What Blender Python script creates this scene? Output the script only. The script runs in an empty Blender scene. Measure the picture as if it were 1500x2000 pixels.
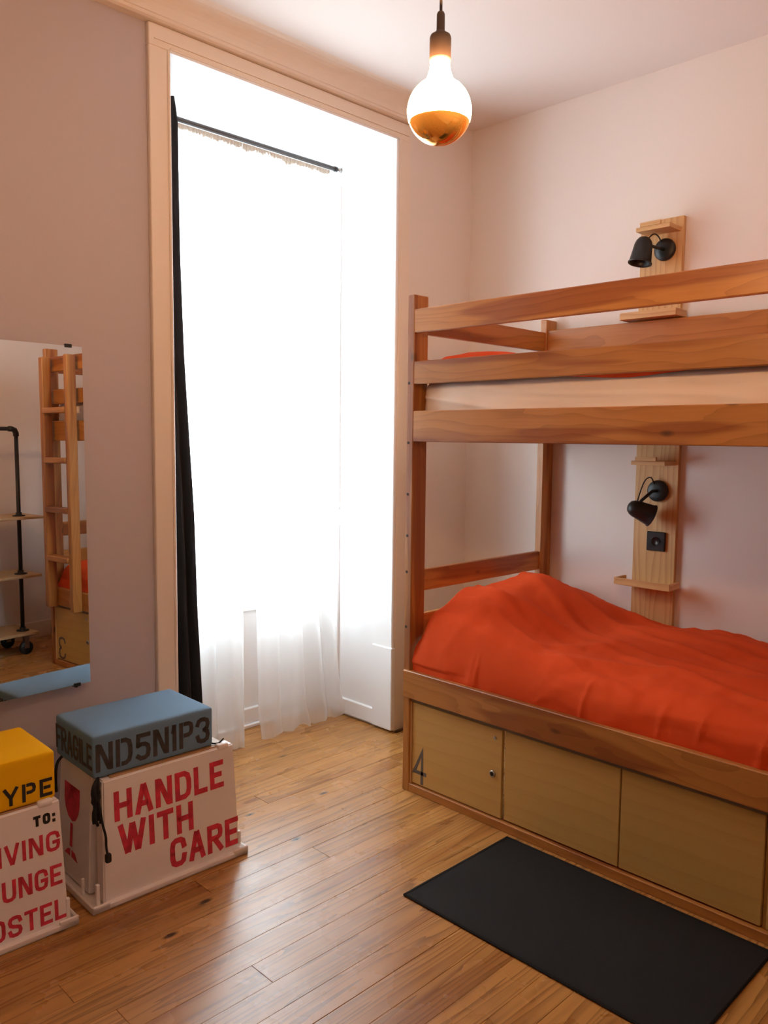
import bpy, bmesh, math, random
from mathutils import Vector, Matrix, noise
random.seed(7)
C = bpy.context.scene
COL = C.collection

# ------------------------------------------------------------------ camera
cam = bpy.data.cameras.new('camera')
cam.sensor_fit = 'VERTICAL'; cam.sensor_height = 36.0
cam.lens = 1592.24 / 2000 * 36.0
cam.clip_start = 0.02
co = bpy.data.objects.new('camera', cam); COL.objects.link(co)
R_ = ((0.7090, -0.7052, 0.0101), (-0.0569, -0.0715, -0.9958), (0.7029, 0.7054, -0.0908))
rx, dn, fw = [Vector(v).normalized() for v in R_]
fw = (fw).normalized(); rx = (rx - fw * rx.dot(fw)).normalized(); dn = fw.cross(rx)
co.matrix_world = Matrix(((rx.x, -dn.x, -fw.x, 0), (rx.y, -dn.y, -fw.y, 0), (rx.z, -dn.z, -fw.z, 1.48), (0, 0, 0, 1)))
C.camera = co
# ------------------------------------------------------------------ world, light, exposure
SKY = 19.5
BULB = 280.0
w = bpy.data.worlds.new('sky'); C.world = w; w.use_nodes = True
bg = w.node_tree.nodes['Background']
bg.inputs['Color'].default_value = (0.80, 0.90, 1.0, 1)
bg.inputs['Strength'].default_value = SKY
pl = bpy.data.lights.new('window_portal', 'AREA'); pl.shape = 'RECTANGLE'; pl.size = 1.25; pl.size_y = 2.4
pl.cycles.is_portal = True
po = bpy.data.objects.new('window_portal', pl); COL.objects.link(po)
po.location = (2.266, 3.46, 1.72); po.rotation_euler = (math.radians(-90), 0, 0)
C.view_settings.view_transform = 'Standard'; C.view_settings.look = 'None'
C.view_settings.exposure = 0.0; C.view_settings.gamma = 1.0; C.view_settings.use_curve_mapping = False
C.cycles.max_bounces = 12; C.cycles.diffuse_bounces = 6; C.cycles.transparent_max_bounces = 16
C.cycles.sample_clamp_indirect = 6.0
C.cycles.use_denoising = True

# ------------------------------------------------------------------ materials
def new_mat(name):
    m = bpy.data.materials.new(name); m.use_nodes = True
    return m, m.node_tree, m.node_tree.nodes['Principled BSDF']
def N(t, kind, **kw):
    n = t.nodes.new(kind)
    for k, v in kw.items():
        if k.startswith('i_'): n.inputs[int(k[2:])].default_value = v
        else: setattr(n, k, v)
    return n
def ramp(t, stops):
    n = t.nodes.new('ShaderNodeValToRGB'); e = n.color_ramp.elements
    e[0].position, e[0].color = stops[0][0], (*stops[0][1], 1)
    e[1].position, e[1].color = stops[-1][0], (*stops[-1][1], 1)
    for p, c in stops[1:-1]:
        x = e.new(p); x.color = (*c, 1)
    return n
def plain(name, col, rough=0.6, metal=0.0, bump=0.0, bscale=200, vary=0.0, spec=None):
    m, t, b = new_mat(name)
    b.inputs['Base Color'].default_value = (*col, 1); b.inputs['Roughness'].default_value = rough
    b.inputs['Metallic'].default_value = metal
    if spec is not None: b.inputs['Specular IOR Level'].default_value = spec
    tc = N(t, 'ShaderNodeTexCoord')
    if bump:
        n = N(t, 'ShaderNodeTexNoise'); n.inputs['Scale'].default_value = bscale; n.inputs['Detail'].default_value = 3
        t.links.new(tc.outputs['Object'], n.inputs['Vector'])
        bp = N(t, 'ShaderNodeBump'); bp.inputs['Strength'].default_value = bump; bp.inputs['Distance'].default_value = 0.002
        t.links.new(n.outputs['Fac'], bp.inputs['Height']); t.links.new(bp.outputs['Normal'], b.inputs['Normal'])
    if vary:
        n = N(t, 'ShaderNodeTexNoise'); n.inputs['Scale'].default_value = 3; n.inputs['Detail'].default_value = 4
        t.links.new(tc.outputs['Object'], n.inputs['Vector'])
        lo = tuple(c * (1 - vary) for c in col); hi = tuple(min(1, c * (1 + vary)) for c in col)
        r = ramp(t, [(0.3, lo), (0.7, hi)])
        t.links.new(n.outputs['Fac'], r.inputs['Fac']); t.links.new(r.outputs['Color'], b.inputs['Base Color'])
    return m
def M_(t, op, a, b=None):
    n = t.nodes.new('ShaderNodeMath'); n.operation = op
    for i, v in enumerate((a, b)):
        if v is None: continue
        if isinstance(v, (int, float)): n.inputs[i].default_value = v
        else: t.links.new(v, n.inputs[i])
    return n.outputs[0]
def wood(name, axis, light, dark, heart=None, ring=26.0, warp=0.10, rough=0.4, knots=0.0, tone=0.14, contrast=1.0, coat=0.0, heart_at=0.56, warp_scale=1.0, warp_across=7.0):
    """Wood with growth rings running along AXIS; each object gets its own piece of the log."""
    m, t, b = new_mat(name)
    tc = N(t, 'ShaderNodeTexCoord'); oi = N(t, 'ShaderNodeObjectInfo')
    off = N(t, 'ShaderNodeVectorMath', operation='SCALE'); off.inputs[0].default_value = (17.3, 41.7, 29.1)
    t.links.new(oi.outputs['Random'], off.inputs['Scale'])
    add = N(t, 'ShaderNodeVectorMath', operation='ADD')
    t.links.new(tc.outputs['Object'], add.inputs[0]); t.links.new(off.outputs[0], add.inputs[1])
    def stretched(along, across):
        mp = N(t, 'ShaderNodeVectorMath', operation='MULTIPLY')
        s = [across] * 3; s['xyz'.index(axis)] = along
        mp.inputs[1].default_value = s
        t.links.new(add.outputs[0], mp.inputs[0]); return mp.outputs[0]
    n1 = N(t, 'ShaderNodeTexNoise'); n1.inputs['Scale'].default_value = 1; n1.inputs['Detail'].default_value = 2.5
    t.links.new(stretched(1.3 * warp_scale, warp_across), n1.inputs['Vector'])
    sep = N(t, 'ShaderNodeSeparateXYZ'); t.links.new(add.outputs[0], sep.inputs[0])
    tr = [i for i in range(3) if 'xyz'[i] != axis]
    base = M_(t, 'ADD', M_(t, 'MULTIPLY', sep.outputs[tr[0]], ring), M_(t, 'MULTIPLY', sep.outputs[tr[1]], ring * 0.9))
    ph = M_(t, 'ADD', base, M_(t, 'MULTIPLY', n1.outputs['Fac'], ring * warp * 2))
    s = M_(t, 'FRACT', ph)
    n2 = N(t, 'ShaderNodeTexNoise'); n2.inputs['Scale'].default_value = 1; n2.inputs['Detail'].default_value = 3
    t.links.new(stretched(5.0, 190.0), n2.inputs['Vector'])
    # a soft rise of earlywood into a darker latewood line
    late = M_(t, 'POWER', s, 2.4)
    fac = M_(t, 'ADD', M_(t, 'MULTIPLY', late, 0.75 * contrast), M_(t, 'MULTIPLY', M_(t, 'SUBTRACT', n2.outputs['Fac'], 0.5), 0.55))
    r = ramp(t, [(0.0, light), (0.9, dark)])
    t.links.new(fac, r.inputs['Fac']); col = r.outputs['Color']
    def mix(fac_, c1, c2, mode='MIX'):
        mx = t.nodes.new('ShaderNodeMix'); mx.data_type = 'RGBA'; mx.blend_type = mode
        if isinstance(fac_, float): mx.inputs[0].default_value = fac_
        else: t.links.new(fac_, mx.inputs[0])
        for sock, c in ((mx.inputs[6], c1), (mx.inputs[7], c2)):
            if isinstance(c, tuple): sock.default_value = (*c, 1)
            else: t.links.new(c, sock)
        return mx.outputs[2]
    if heart:
        n3 = N(t, 'ShaderNodeTexNoise'); n3.inputs['Scale'].default_value = 1; n3.inputs['Detail'].default_value = 2
        t.links.new(stretched(0.8, 8.0), n3.inputs['Vector'])
        hr = ramp(t, [(heart_at - 0.02, (0, 0, 0)), (heart_at + 0.03, (0.9, 0.9, 0.9))])
        t.links.new(n3.outputs['Fac'], hr.inputs['Fac'])
        col = mix(hr.outputs['Color'], col, heart, 'MULTIPLY')
    if knots:
        v = N(t, 'ShaderNodeTexVoronoi'); v.inputs['Scale'].default_value = 1
        t.links.new(stretched(3.2, 7.5), v.inputs['Vector'])
        kr = ramp(t, [(knots * 0.4, (1, 1, 1)), (knots, (0, 0, 0))])
        t.links.new(v.outputs['Distance'], kr.inputs['Fac'])
        col = mix(kr.outputs['Color'], col, tuple(c * 0.18 for c in dark))
    tr_ = ramp(t, [(0.0, (1 - tone,) * 3), (1.0, (1 + tone,) * 3)])
    t.links.new(oi.outputs['Random'], tr_.inputs['Fac'])
    col = mix(1.0, col, tr_.outputs['Color'], 'MULTIPLY')
    t.links.new(col, b.inputs['Base Color'])
    n4 = N(t, 'ShaderNodeTexNoise'); n4.inputs['Scale'].default_value = 4; n4.inputs['Detail'].default_value = 4
    t.links.new(tc.outputs['Object'], n4.inputs['Vector'])
    rr = ramp(t, [(0.3, (rough * 0.85,) * 3), (0.7, (rough * 1.2,) * 3)])
    t.links.new(n4.outputs['Fac'], rr.inputs['Fac']); t.links.new(rr.outputs['Color'], b.inputs['Roughness'])
    bp = N(t, 'ShaderNodeBump'); bp.inputs['Strength'].default_value = 0.12; bp.inputs['Distance'].default_value = 0.001
    t.links.new(fac, bp.inputs['Height']); t.links.new(bp.outputs['Normal'], b.inputs['Normal'])
    if coat:
        b.inputs['Coat Weight'].default_value = coat; b.inputs['Coat Roughness'].default_value = 0.2
    return m
def pine(axis):
    return wood('honey_pine_' + axis, axis, (0.445, 0.182, 0.043), (0.27, 0.092, 0.020), heart=(0.62, 0.45, 0.42), heart_at=.53, ring=26, warp=0.13, contrast=.62,
                rough=0.38, knots=0.11, tone=0.10)
PX, PY, PZ = pine('x'), pine('y'), pine('z')
def pale(axis): return wood('pale_pine_' + axis, axis, (0.66, 0.40, 0.17), (0.50, 0.25, 0.09), ring=40, warp=0.05, rough=0.5, tone=0.05)
LX, LY, LZ = pale('x'), pale('y'), pale('z')
PLY = wood('birch_ply', 'y', (0.58, 0.355, 0.105), (0.50, 0.285, 0.08), ring=18, warp=0.05, rough=0.45, tone=0.04, contrast=0.5)
FLOORW = wood('varnished_floor_pine', 'x', (0.49, 0.225, 0.060), (0.20, 0.080, 0.020), heart=(0.80, 0.70, 0.62), ring=26, warp=0.17,
              rough=0.27, knots=0.10, tone=0.08, contrast=.95, heart_at=0.6, warp_scale=.55, warp_across=13)
SHELFW = wood('rack_board', 'x', (0.50, 0.33, 0.17), (0.36, 0.21, 0.10), ring=30, warp=0.05, rough=0.5, tone=0.05)
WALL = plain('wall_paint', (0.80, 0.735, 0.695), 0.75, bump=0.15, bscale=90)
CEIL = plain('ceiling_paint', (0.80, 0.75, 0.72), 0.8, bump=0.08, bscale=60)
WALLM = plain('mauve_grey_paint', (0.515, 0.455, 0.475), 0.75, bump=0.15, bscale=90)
TRIM = plain('gloss_white_paint', (0.82, 0.72, 0.62), 0.4, bump=0.1, bscale=25)
REVEAL = plain('white_panel_paint', (0.84, 0.83, 0.83), 0.35)
SUB = plain('dark_subfloor', (0.03, 0.02, 0.012), 0.9)
BLACK = plain('black_metal', (0.010, 0.010, 0.011), 0.42)
PLAST = plain('black_plastic', (0.010, 0.010, 0.011), 0.35)
STEEL = plain('steel', (0.45, 0.44, 0.42), 0.3, 1.0)
RODM = plain('grey_rod', (0.060, 0.050, 0.048), 0.5)
SOCK = plain('taupe_silicone', (0.115, 0.075, 0.055), 0.6)
MATM = plain('black_rubber_mat', (0.0115, 0.0096, 0.0082), 0.85, spec=.25, bump=0.5, bscale=500, vary=0.12)
CRATE = plain('white_plastic', (0.86, 0.79, 0.755), 0.38, bump=0.05, bscale=30, vary=0.03)
BLUEF = plain('blue_fabric', (0.160, 0.270, 0.395), 0.8, spec=.15, bump=0.4, bscale=700, vary=0.06)
YELF = plain('yellow_fabric', (0.92, 0.49, 0.003), 0.8, spec=.15, bump=0.4, bscale=700, vary=0.04)
ORANGE = plain('orange_cotton', (0.74, 0.084, 0.019), 0.85, spec=.12, bump=0.25, bscale=900, vary=0.05)
CREAM = plain('cream_sheet', (0.83, 0.70, 0.59), 0.8, bump=0.2, bscale=900)
PILL = plain('white_pillowcase', (0.80, 0.74, 0.68), 0.8, bump=0.2, bscale=800)
DARKF = plain('black_curtain_cloth', (0.0135, 0.0125, 0.015), 0.85, bump=0.3, bscale=500)
NUMP = plain('grey_print', (0.13, 0.11, 0.095), 0.6)
INKB = plain('black_stencil_ink', (0.015, 0.013, 0.012), 0.6)
def ink(name, col, gap):
    m, t, b = new_mat(name)
    tc = N(t, 'ShaderNodeTexCoord'); n = N(t, 'ShaderNodeTexNoise'); n.inputs['Scale'].default_value = 40; n.inputs['Detail'].default_value = 3
    t.links.new(tc.outputs['Object'], n.inputs['Vector'])
    r = ramp(t, [(0.35, tuple(c * 0.8 for c in col)), (0.75, tuple(min(1, c * gap) for c in col))])
    t.links.new(n.outputs['Fac'], r.inputs['Fac']); t.links.new(r.outputs['Color'], b.inputs['Base Color'])
    b.inputs['Roughness'].default_value = 0.6
    return m
INKR = ink('red_stencil_ink', (0.66, 0.035, 0.070), 1.25)
INKG = ink('grey_stencil_ink', (0.034, 0.033, 0.037), 1.7)
mirror_m, _t, _b = new_mat('mirror_silver'); _b.inputs['Metallic'].default_value = 1; _b.inputs['Roughness'].default_value = 0.0
_b.inputs['Base Color'].default_value = (0.86, 0.88, 0.87, 1)
GOLD, _t, _b = new_mat('gold_mirror_coat'); _b.inputs['Metallic'].default_value = 1; _b.inputs['Roughness'].default_value = 0.09
_b.inputs['Base Color'].default_value = (0.90, 0.42, 0.10, 1)
_b.inputs['Emission Color'].default_value = (1.0, .30, .035, 1)   # the thin coat lets some light through, most near its upper edge
_tc = N(_t, 'ShaderNodeTexCoord'); _sp = N(_t, 'ShaderNodeSeparateXYZ'); _t.links.new(_tc.outputs['Object'], _sp.inputs[0])
_mr = N(_t, 'ShaderNodeMapRange'); _mr.inputs['From Min'].default_value = -.055; _mr.inputs['From Max'].default_value = -.018
_mr.inputs['To Min'].default_value = .04; _mr.inputs['To Max'].default_value = .9
_t.links.new(_sp.outputs['Z'], _mr.inputs['Value']); _t.links.new(_mr.outputs[0], _b.inputs['Emission Strength'])
GLOW, _t, _b = new_mat('lit_bulb_glass')
_b.inputs['Base Color'].default_value = (0.9, 0.85, 0.75, 1)
_b.inputs['Emission Color'].default_value = (1.0, 0.53, 0.24, 1); _b.inputs['Emission Strength'].default_value = BULB
def mixmat(name, parts):
    m = bpy.data.materials.new(name); m.use_nodes = True; t = m.node_tree
    t.nodes.remove(t.nodes['Principled BSDF']); out = t.nodes['Material Output']; cur = None
    tot = 0
    for kind, col, wgt, rough in parts:
        s = t.nodes.new(kind); s.inputs['Color'].default_value = (*col, 1)
        if rough is not None and 'Roughness' in s.inputs: s.inputs['Roughness'].default_value = rough
        tot += wgt
        if cur is None: cur = s.outputs[0]
        else:
            mx = t.nodes.new('ShaderNodeMixShader'); mx.inputs[0].default_value = wgt / tot
            t.links.new(cur, mx.inputs[1]); t.links.new(s.outputs[0], mx.inputs[2]); cur = mx.outputs[0]
    t.links.new(cur, out.inputs['Surface']); return m
SHEER = mixmat('sheer_voile', [('ShaderNodeBsdfTranslucent', (0.90, 0.89, 0.88), 0.42, None), ('ShaderNodeBsdfDiffuse', (0.86, 0.84, 0.82), 0.28, None),
                               ('ShaderNodeBsdfTransparent', (1, 1, 1), 0.28, None)])
HEADM = mixmat('gathered_voile_heading', [('ShaderNodeBsdfTranslucent', (0.65, 0.58, 0.50), 0.08, None), ('ShaderNodeBsdfDiffuse', (0.60, 0.53, 0.45), 0.92, None)])
GLASS = mixmat('window_glass', [('ShaderNodeBsdfTransparent', (0.95, 0.98, 0.97), 0.93, None), ('ShaderNodeBsdfGlossy', (1, 1, 1), 0.07, 0.0)])

# ------------------------------------------------------------------ builders
ORG = {}
def tag(o, label=None, cat=None, group=None, kind=None):
    if label: o['label'] = label
    if cat: o['category'] = cat
    if group: o['group'] = group
    if kind: o['kind'] = kind
    return o
def thing(name, label, cat, loc=(0, 0, 0), rotz=0.0, group=None, kind=None):
    o = bpy.data.objects.new(name, None); COL.objects.link(o)
    o.empty_display_size = 0.05; o.location = loc; o.rotation_euler = (0, 0, rotz)
    ORG[o.name] = Vector(loc) if rotz == 0 else Vector((0, 0, 0))
    return tag(o, label, cat, group, kind)
def root_org(p):
    while p is not None:
        if p.name in ORG: return ORG[p.name]
        p = p.parent
    return Vector((0, 0, 0))
def obj(name, verts, faces, mat, parent=None, smooth=False, mods=None):
    """Vertices are given in room coordinates (or in the thing's own, if the thing is turned)."""
    org = root_org(parent)
    me = bpy.data.meshes.new(name); me.from_pydata([Vector(v) - org for v in verts], [], faces)
    me.materials.append(mat)
    if smooth:
        for p in me.polygons: p.use_smooth = True
    me.update()
    bm = bmesh.new(); bm.from_mesh(me); bmesh.ops.recalc_face_normals(bm, faces=bm.faces); bm.to_mesh(me); bm.free()
    o = bpy.data.objects.new(name, me); COL.objects.link(o)
    if parent is not None: o.parent = parent
    return o
def bx(lo, hi, bev=0.0, seg=1):
    bm = bmesh.new()
    bmesh.ops.create_cube(bm, size=1)
    for v in bm.verts:
        v.co = Vector([(lo[i] + hi[i]) / 2 + v.co[i] * (hi[i] - lo[i]) for i in range(3)])
    if bev: bmesh.ops.bevel(bm, geom=bm.edges[:] , offset=bev, segments=seg, affect='EDGES', profile=0.5)
    vs = [v.co.copy() for v in bm.verts]; bm.verts.index_update()
    fs = [[v.index for v in f.verts] for f in bm.faces]; bm.free()
    return vs, fs
def join(*parts):
    V, F = [], []
    for vs, fs in parts:
        k = len(V); V += [Vector(v) for v in vs]; F += [[i + k for i in f] for f in fs]
    return V, F
def box(name, lo, hi, mat, parent=None, bev=0.002, seg=1):
    return obj(name, *bx(lo, hi, bev, seg), mat, parent)
def tube(pts, r, n=10, cap=True):
    pts = [Vector(p) for p in pts]; V, F = [], []
    prev = None
    for i, p in enumerate(pts):
        d = (pts[min(i + 1, len(pts) - 1)] - pts[max(i - 1, 0)]).normalized()
        a = prev if prev is not None else (Vector((0, 0, 1)) if abs(d.z) < 0.9 else Vector((1, 0, 0)))
        u = (a - d * a.dot(d)).normalized(); prev = u; v = d.cross(u)
        rr = r[i] if isinstance(r, (list, tuple)) else r
        for k in range(n):
            an = 2 * math.pi * k / n
            V.append(p + (u * math.cos(an) + v * math.sin(an)) * rr)
    for i in range(len(pts) - 1):
        for k in range(n):
            F.append([i * n + k, i * n + (k + 1) % n, (i + 1) * n + (k + 1) % n, (i + 1) * n + k])
    if cap:
        F.append(list(range(n))[::-1]); F.append([(len(pts) - 1) * n + k for k in range(n)])
    return V, F
def lathe(profile, origin, axis=(0, 0, 1), n=28):
    """profile: (radius, height along axis)."""
    o = Vector(origin); d = Vector(axis).normalized()
    a = Vector((1, 0, 0)) if abs(d.x) < 0.9 else Vector((0, 1, 0))
    u = (a - d * a.dot(d)).normalized(); v = d.cross(u); V, F = [], []
    for r, h in profile:
        for k in range(n):
            an = 2 * math.pi * k / n
            V.append(o + d * h + (u * math.cos(an) + v * math.sin(an)) * max(r, 1e-5))
    for i in range(len(profile) - 1):
        for k in range(n):
            F.append([i * n + k, i * n + (k + 1) % n, (i + 1) * n + (k + 1) % n, (i + 1) * n + k])
    F.append(list(range(n))[::-1]); F.append([(len(profile) - 1) * n + k for k in range(n)])
    return V, F
def grid(fn, nu, nv):
    V = [Vector(fn(i / nu, j / nv)) for i in range(nu + 1) for j in range(nv + 1)]
    F = [[i * (nv + 1) + j, (i + 1) * (nv + 1) + j, (i + 1) * (nv + 1) + j + 1, i * (nv + 1) + j + 1] for i in range(nu) for j in range(nv)]
    return V, F
def rbox(lo, hi, r, n=10, warp=None):
    """A soft rounded box with its six faces subdivided."""
    bm = bmesh.new(); bmesh.ops.create_cube(bm, size=2)
    bmesh.ops.subdivide_edges(bm, edges=bm.edges[:], cuts=n, use_grid_fill=True)
    c = [(lo[i] + hi[i]) / 2 for i in range(3)]; h = [(hi[i] - lo[i]) / 2 for i in range(3)]
    for v in bm.verts:
        # crowd the points towards the edges so that the rounding is smooth
        p = [math.copysign(1 - (1 - abs(x)) ** 1.7, x) * h[i] for i, x in enumerate(v.co)]
        q = [max(-h[i] + r, min(h[i] - r, p[i])) for i in range(3)]
        d = Vector([p[i] - q[i] for i in range(3)])
        if d.length > 1e-9: d = d.normalized() * r
        v.co = Vector([c[i] + q[i] + d[i] for i in range(3)])
        if warp: v.co = Vector(warp(v.co))
    bm.verts.index_update()
    vs = [v.co.copy() for v in bm.verts]; fs = [[v.index for v in f.verts] for f in bm.faces]; bm.free()
    return vs, fs
def prism(poly, axis, a, b):
    """poly of 2-D points extruded along an axis from a to b; the 2-D order follows the other two axes."""
    i = 'xyz'.index(axis); V = []
    for t in (a, b):
        for p in poly:
            q = list(p); q.insert(i, t); V.append(Vector(q))
    n = len(poly)
    F = [[k, (k + 1) % n, n + (k + 1) % n, n + k] for k in range(n)] + [list(range(n))[::-1], list(range(n, 2 * n))]
    return V, F

# stencil lettering: strokes in a unit cell, broken where a stencil is bridged
G = {
 'A': (1, [[(0, 0), (.44, 1)], [(.56, 1), (1, 0)], [(.36, .3), (.64, .3)]]),
 'C': (1, [[(1, .72), (.92, .92), (.7, 1), (.3, 1), (.08, .92), (0, .72), (0, .58)], [(0, .42), (0, .28), (.08, .08), (.3, 0), (.7, 0), (.92, .08), (1, .28)]]),
 'D': (1, [[(0, 0), (0, 1)], [(.42, 1), (.62, 1), (.9, .9), (1, .68), (1, .32), (.9, .1), (.62, 0), (.42, 0)]]),
 'E': (.9, [[(1, 1), (0, 1), (0, 0), (1, 0)], [(.42, .5), (.8, .5)]]),
 'F': (.9, [[(1, 1), (0, 1), (0, 0)], [(.42, .5), (.8, .5)]]),
 'G': (1, [[(1, .74), (.92, .92), (.7, 1), (.62, 1)], [(.38, 1), (.3, 1), (.08, .92), (0, .72), (0, .28), (.08, .08), (.3, 0), (.38, 0)], [(.62, 0), (.7, 0), (.92, .08), (1, .28), (1, .44), (.62, .44)]]),
 'H': (1, [[(0, 0), (0, 1)], [(1, 0), (1, 1)], [(.12, .5), (.34, .5)], [(.66, .5), (.88, .5)]]),
 'I': (.0, [[(.5, 0), (.5, 1)]]),
 'L': (.85, [[(0, 1), (0, 0), (1, 0)]]),
 'N': (1, [[(0, 0), (0, 1)], [(.18, .95), (.82, .05)], [(1, 0), (1, 1)]]),
 'O': (1, [[(.4, 1), (.3, 1), (.08, .92), (0, .72), (0, .28), (.08, .08), (.3, 0), (.4, 0)], [(.6, 1), (.7, 1), (.92, .92), (1, .72), (1, .28), (.92, .08), (.7, 0), (.6, 0)]]),
 'P': (.95, [[(0, 0), (0, 1)], [(.42, 1), (.72, 1), (.94, .93), (1, .78), (1, .7), (.94, .55), (.72, .48), (.42, .48)]]),
 'R': (1, [[(0, 0), (0, 1)], [(.4, 1), (.72, 1), (.94, .93), (1, .78), (1, .7), (.94, .57), (.72, .5), (.4, .5)], [(.55, .4), (1, 0)]]),
 'S': (1, [[(1, .78), (.9, .95), (.68, 1), (.32, 1), (.08, .93), (0, .77), (.08, .6), (.3, .53)], [(.6, .47), (.92, .4), (1, .23), (.92, .07), (.68, 0), (.32, 0), (.1, .05), (0, .22)]]),
 'T': (.95, [[(0, 1), (1, 1)], [(.5, .86), (.5, 0)]]),
 'U': (1, [[(0, 1), (0, .28), (.08, .08), (.3, 0), (.4, 0)], [(.6, 0), (.7, 0), (.92, .08), (1, .28), (1, 1)]]),
 'V': (1, [[(0, 1), (.44, 0)], [(.56, 0), (1, 1)]]),
 'W': (1.5, [[(0, 1), (.24, 0)], [(.31, 0), (.48, .95)], [(.54, .95), (.7, 0)], [(.77, 0), (1, 1)]]),
 'Y': (1, [[(0, 1), (.42, .5)], [(1, 1), (.58, .5)], [(.5, .38), (.5, 0)]]),
 '1': (.35, [[(0, .8), (.55, 1)], [(.8, 1), (.8, 0)]]),
 '3': (.95, [[(0, .8), (.12, .95), (.35, 1), (.65, 1), (.92, .93), (1, .77), (.92, .6), (.7, .53)], [(.7, .49), (.93, .42), (1, .25), (.92, .07), (.65, 0), (.35, 0), (.1, .06), (0, .22)]]),
 '4': (1, [[(.72, 0), (.72, 1), (0, .3), (1, .3)]]),
 '5': (.95, [[(1, 1), (.1, 1), (.06, .6)], [(.12, .58), (.4, .62), (.7, .6), (.94, .5), (1, .3), (.92, .08), (.66, 0), (.3, 0), (.06, .1)]]),
 ':': (.0, [[(.5, .0), (.5, .02)], [(.5, .72), (.5, .74)]]),
}
def ribbon(P, t, place, V, F, lift):
    P = [Vector((x, y)) for x, y in P]
    P[0] = P[0] + (P[0] - P[1]).normalized() * t * 0.5; P[-1] = P[-1] + (P[-1] - P[-2]).normalized() * t * 0.5
    k = len(V); n = len(P)
    for i in range(n):
        d0 = (P[i] - P[i - 1]).normalized() if i else (P[1] - P[0]).normalized()
        d1 = (P[i + 1] - P[i]).normalized() if i < n - 1 else d0
        m = (d0 + d1); m = m.normalized() if m.length > 1e-6 else d0
        nn = Vector((-m.y, m.x)); sc = 0.5 * t / max(0.35, nn.dot(Vector((-d0.y, d0.x))))
        for s in (1, -1):
            q = P[i] + nn * sc * s
            V.append(place(q.x, q.y, lift)); V.append(place(q.x, q.y, lift * 0.1))
    for i in range(n - 1):
        a = k + i * 4; b = a + 4
        F += [[a, a + 2, b + 2, b], [a, b, b + 1, a + 1], [a + 2, a + 3, b + 3, b + 2]]
    F += [[k, k + 1, k + 3, k + 2], [k + (n - 1) * 4 + q for q in (0, 2, 3, 1)]]
def text(s, origin, ud, vd, length, h, stroke, mat, parent, cw=0.62, gap=0.1, name='lettering', lift=0.0007):
    """One stencilled line: starts at ORIGIN, runs LENGTH along UD, letters H high along VD."""
    ud, vd = Vector(ud).normalized(), Vector(vd).normalized(); nd = ud.cross(vd); o = Vector(origin)
    t = stroke * h
    ws = [max(G[c][0] * cw * h - t, 0) + t for c in s]
    tot = sum(ws) + gap * h * (len(s) - 1); k = length / tot if length else 1
    V, F = [], []; x = 0.0
    for c, wd in zip(s, ws):
        for st in G[c][1]:
            pts = [(x + t / 2 + p[0] * (wd - t) if wd > t + 1e-9 else x + t / 2, t / 2 + p[1] * (h - t)) for p in st]
            ribbon([(px * k, py) for px, py in pts], t, lambda a, b, l: o + ud * a + vd * b + nd * l, V, F, lift)
        x += wd + gap * h
    return obj(name, V, F, mat, parent)

# ------------------------------------------------------------------ room shell
XR, YW, XL, YB, ZC = 3.434, 2.819, -3.20, -0.42, 3.075
WX0, WX1, WZ, WY = 1.648, 2.866, 2.89, 3.42       # window recess
fl = thing('floor', 'varnished honey pine plank floor running across the room', 'floor', (0, 0, 0), kind='structure')
box('subfloor', (XL - .1, YB - .1, -0.10), (XR + .1, 3.50, -0.022), SUB, fl, 0)
PWD = 0.0986; y = 1.49 - PWD * 20; rows = []
while y < 3.45:
    rows.append(y); y += PWD
rnd = random.Random(11)
for y0 in rows:
    y1 = y0 + PWD
    if y1 < YB: continue
    wide = abs(y0 - 1.49) < .01 or abs(y0 - 2.279) < .01
    a, b = max(y0, YB) + (0.0017 if wide else 0.0004), min(y1, 3.45) - 0.0003
    xa, xb = (XL, XR) if y0 < YW - .05 else (WX0, WX1)
    cuts = [xa]
    while True:
        nx = cuts[-1] + rnd.uniform(1.3, 2.6)
        if nx > xb - 0.5: break
        cuts.append(nx)
    if abs(y0 - (1.49 + PWD * 3)) < 0.01: cuts = [xa, xa + 1.0, 0.918]
    cuts.append(xb)
    for i in range(len(cuts) - 1):
        dz = rnd.uniform(-0.0004, 0.0002)
        box('plank', (cuts[i] + .0006, a, -0.022), (cuts[i + 1] - .0006, b, dz), FLOORW, fl, 0.0005)
def struct(name, vf, mat, label, cat, smooth=False):
    return tag(obj(name, *vf, mat, None, smooth), label, cat, kind='structure')
struct('ceiling', bx((XL - .1, YB - .1, ZC), (XR + .1, YW + .0, ZC + .1)), CEIL, 'plain white plaster ceiling above the whole room', 'ceiling')
struct('wall_right', bx((XR, YB - .1, -.1), (XR + .1, 3.6, ZC + .1)), WALL, 'pale plaster wall behind the bunk bed', 'wall')
struct('wall_left', bx((XL - .1, YB - .1, -.1), (XL, YW + .1, ZC + .1)), WALLM, 'unseen mauve grey plaster wall opposite the bunk bed, set back to cut bounce', 'wall')  # out of view; placed far out and coloured darker to cut bounced light
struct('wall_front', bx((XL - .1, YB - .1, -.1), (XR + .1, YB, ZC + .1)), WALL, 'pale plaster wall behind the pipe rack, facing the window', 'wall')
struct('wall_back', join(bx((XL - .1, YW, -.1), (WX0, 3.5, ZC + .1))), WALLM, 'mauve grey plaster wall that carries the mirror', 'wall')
struct('wall_back_bunk', join(bx((WX1, YW, -.1), (XR + .1, 3.5, ZC + .1)), bx((WX0, YW, WZ), (WX1, 3.5, ZC + .1))),
       WALL, 'pale plaster wall over the window recess and beside it to the bunk corner', 'wall')
struct('baseboard_front', bx((XL, YB, 0), (XR, YB + .015, .12), .003), TRIM, 'low white skirting board behind the pipe rack', 'baseboard')
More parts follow.
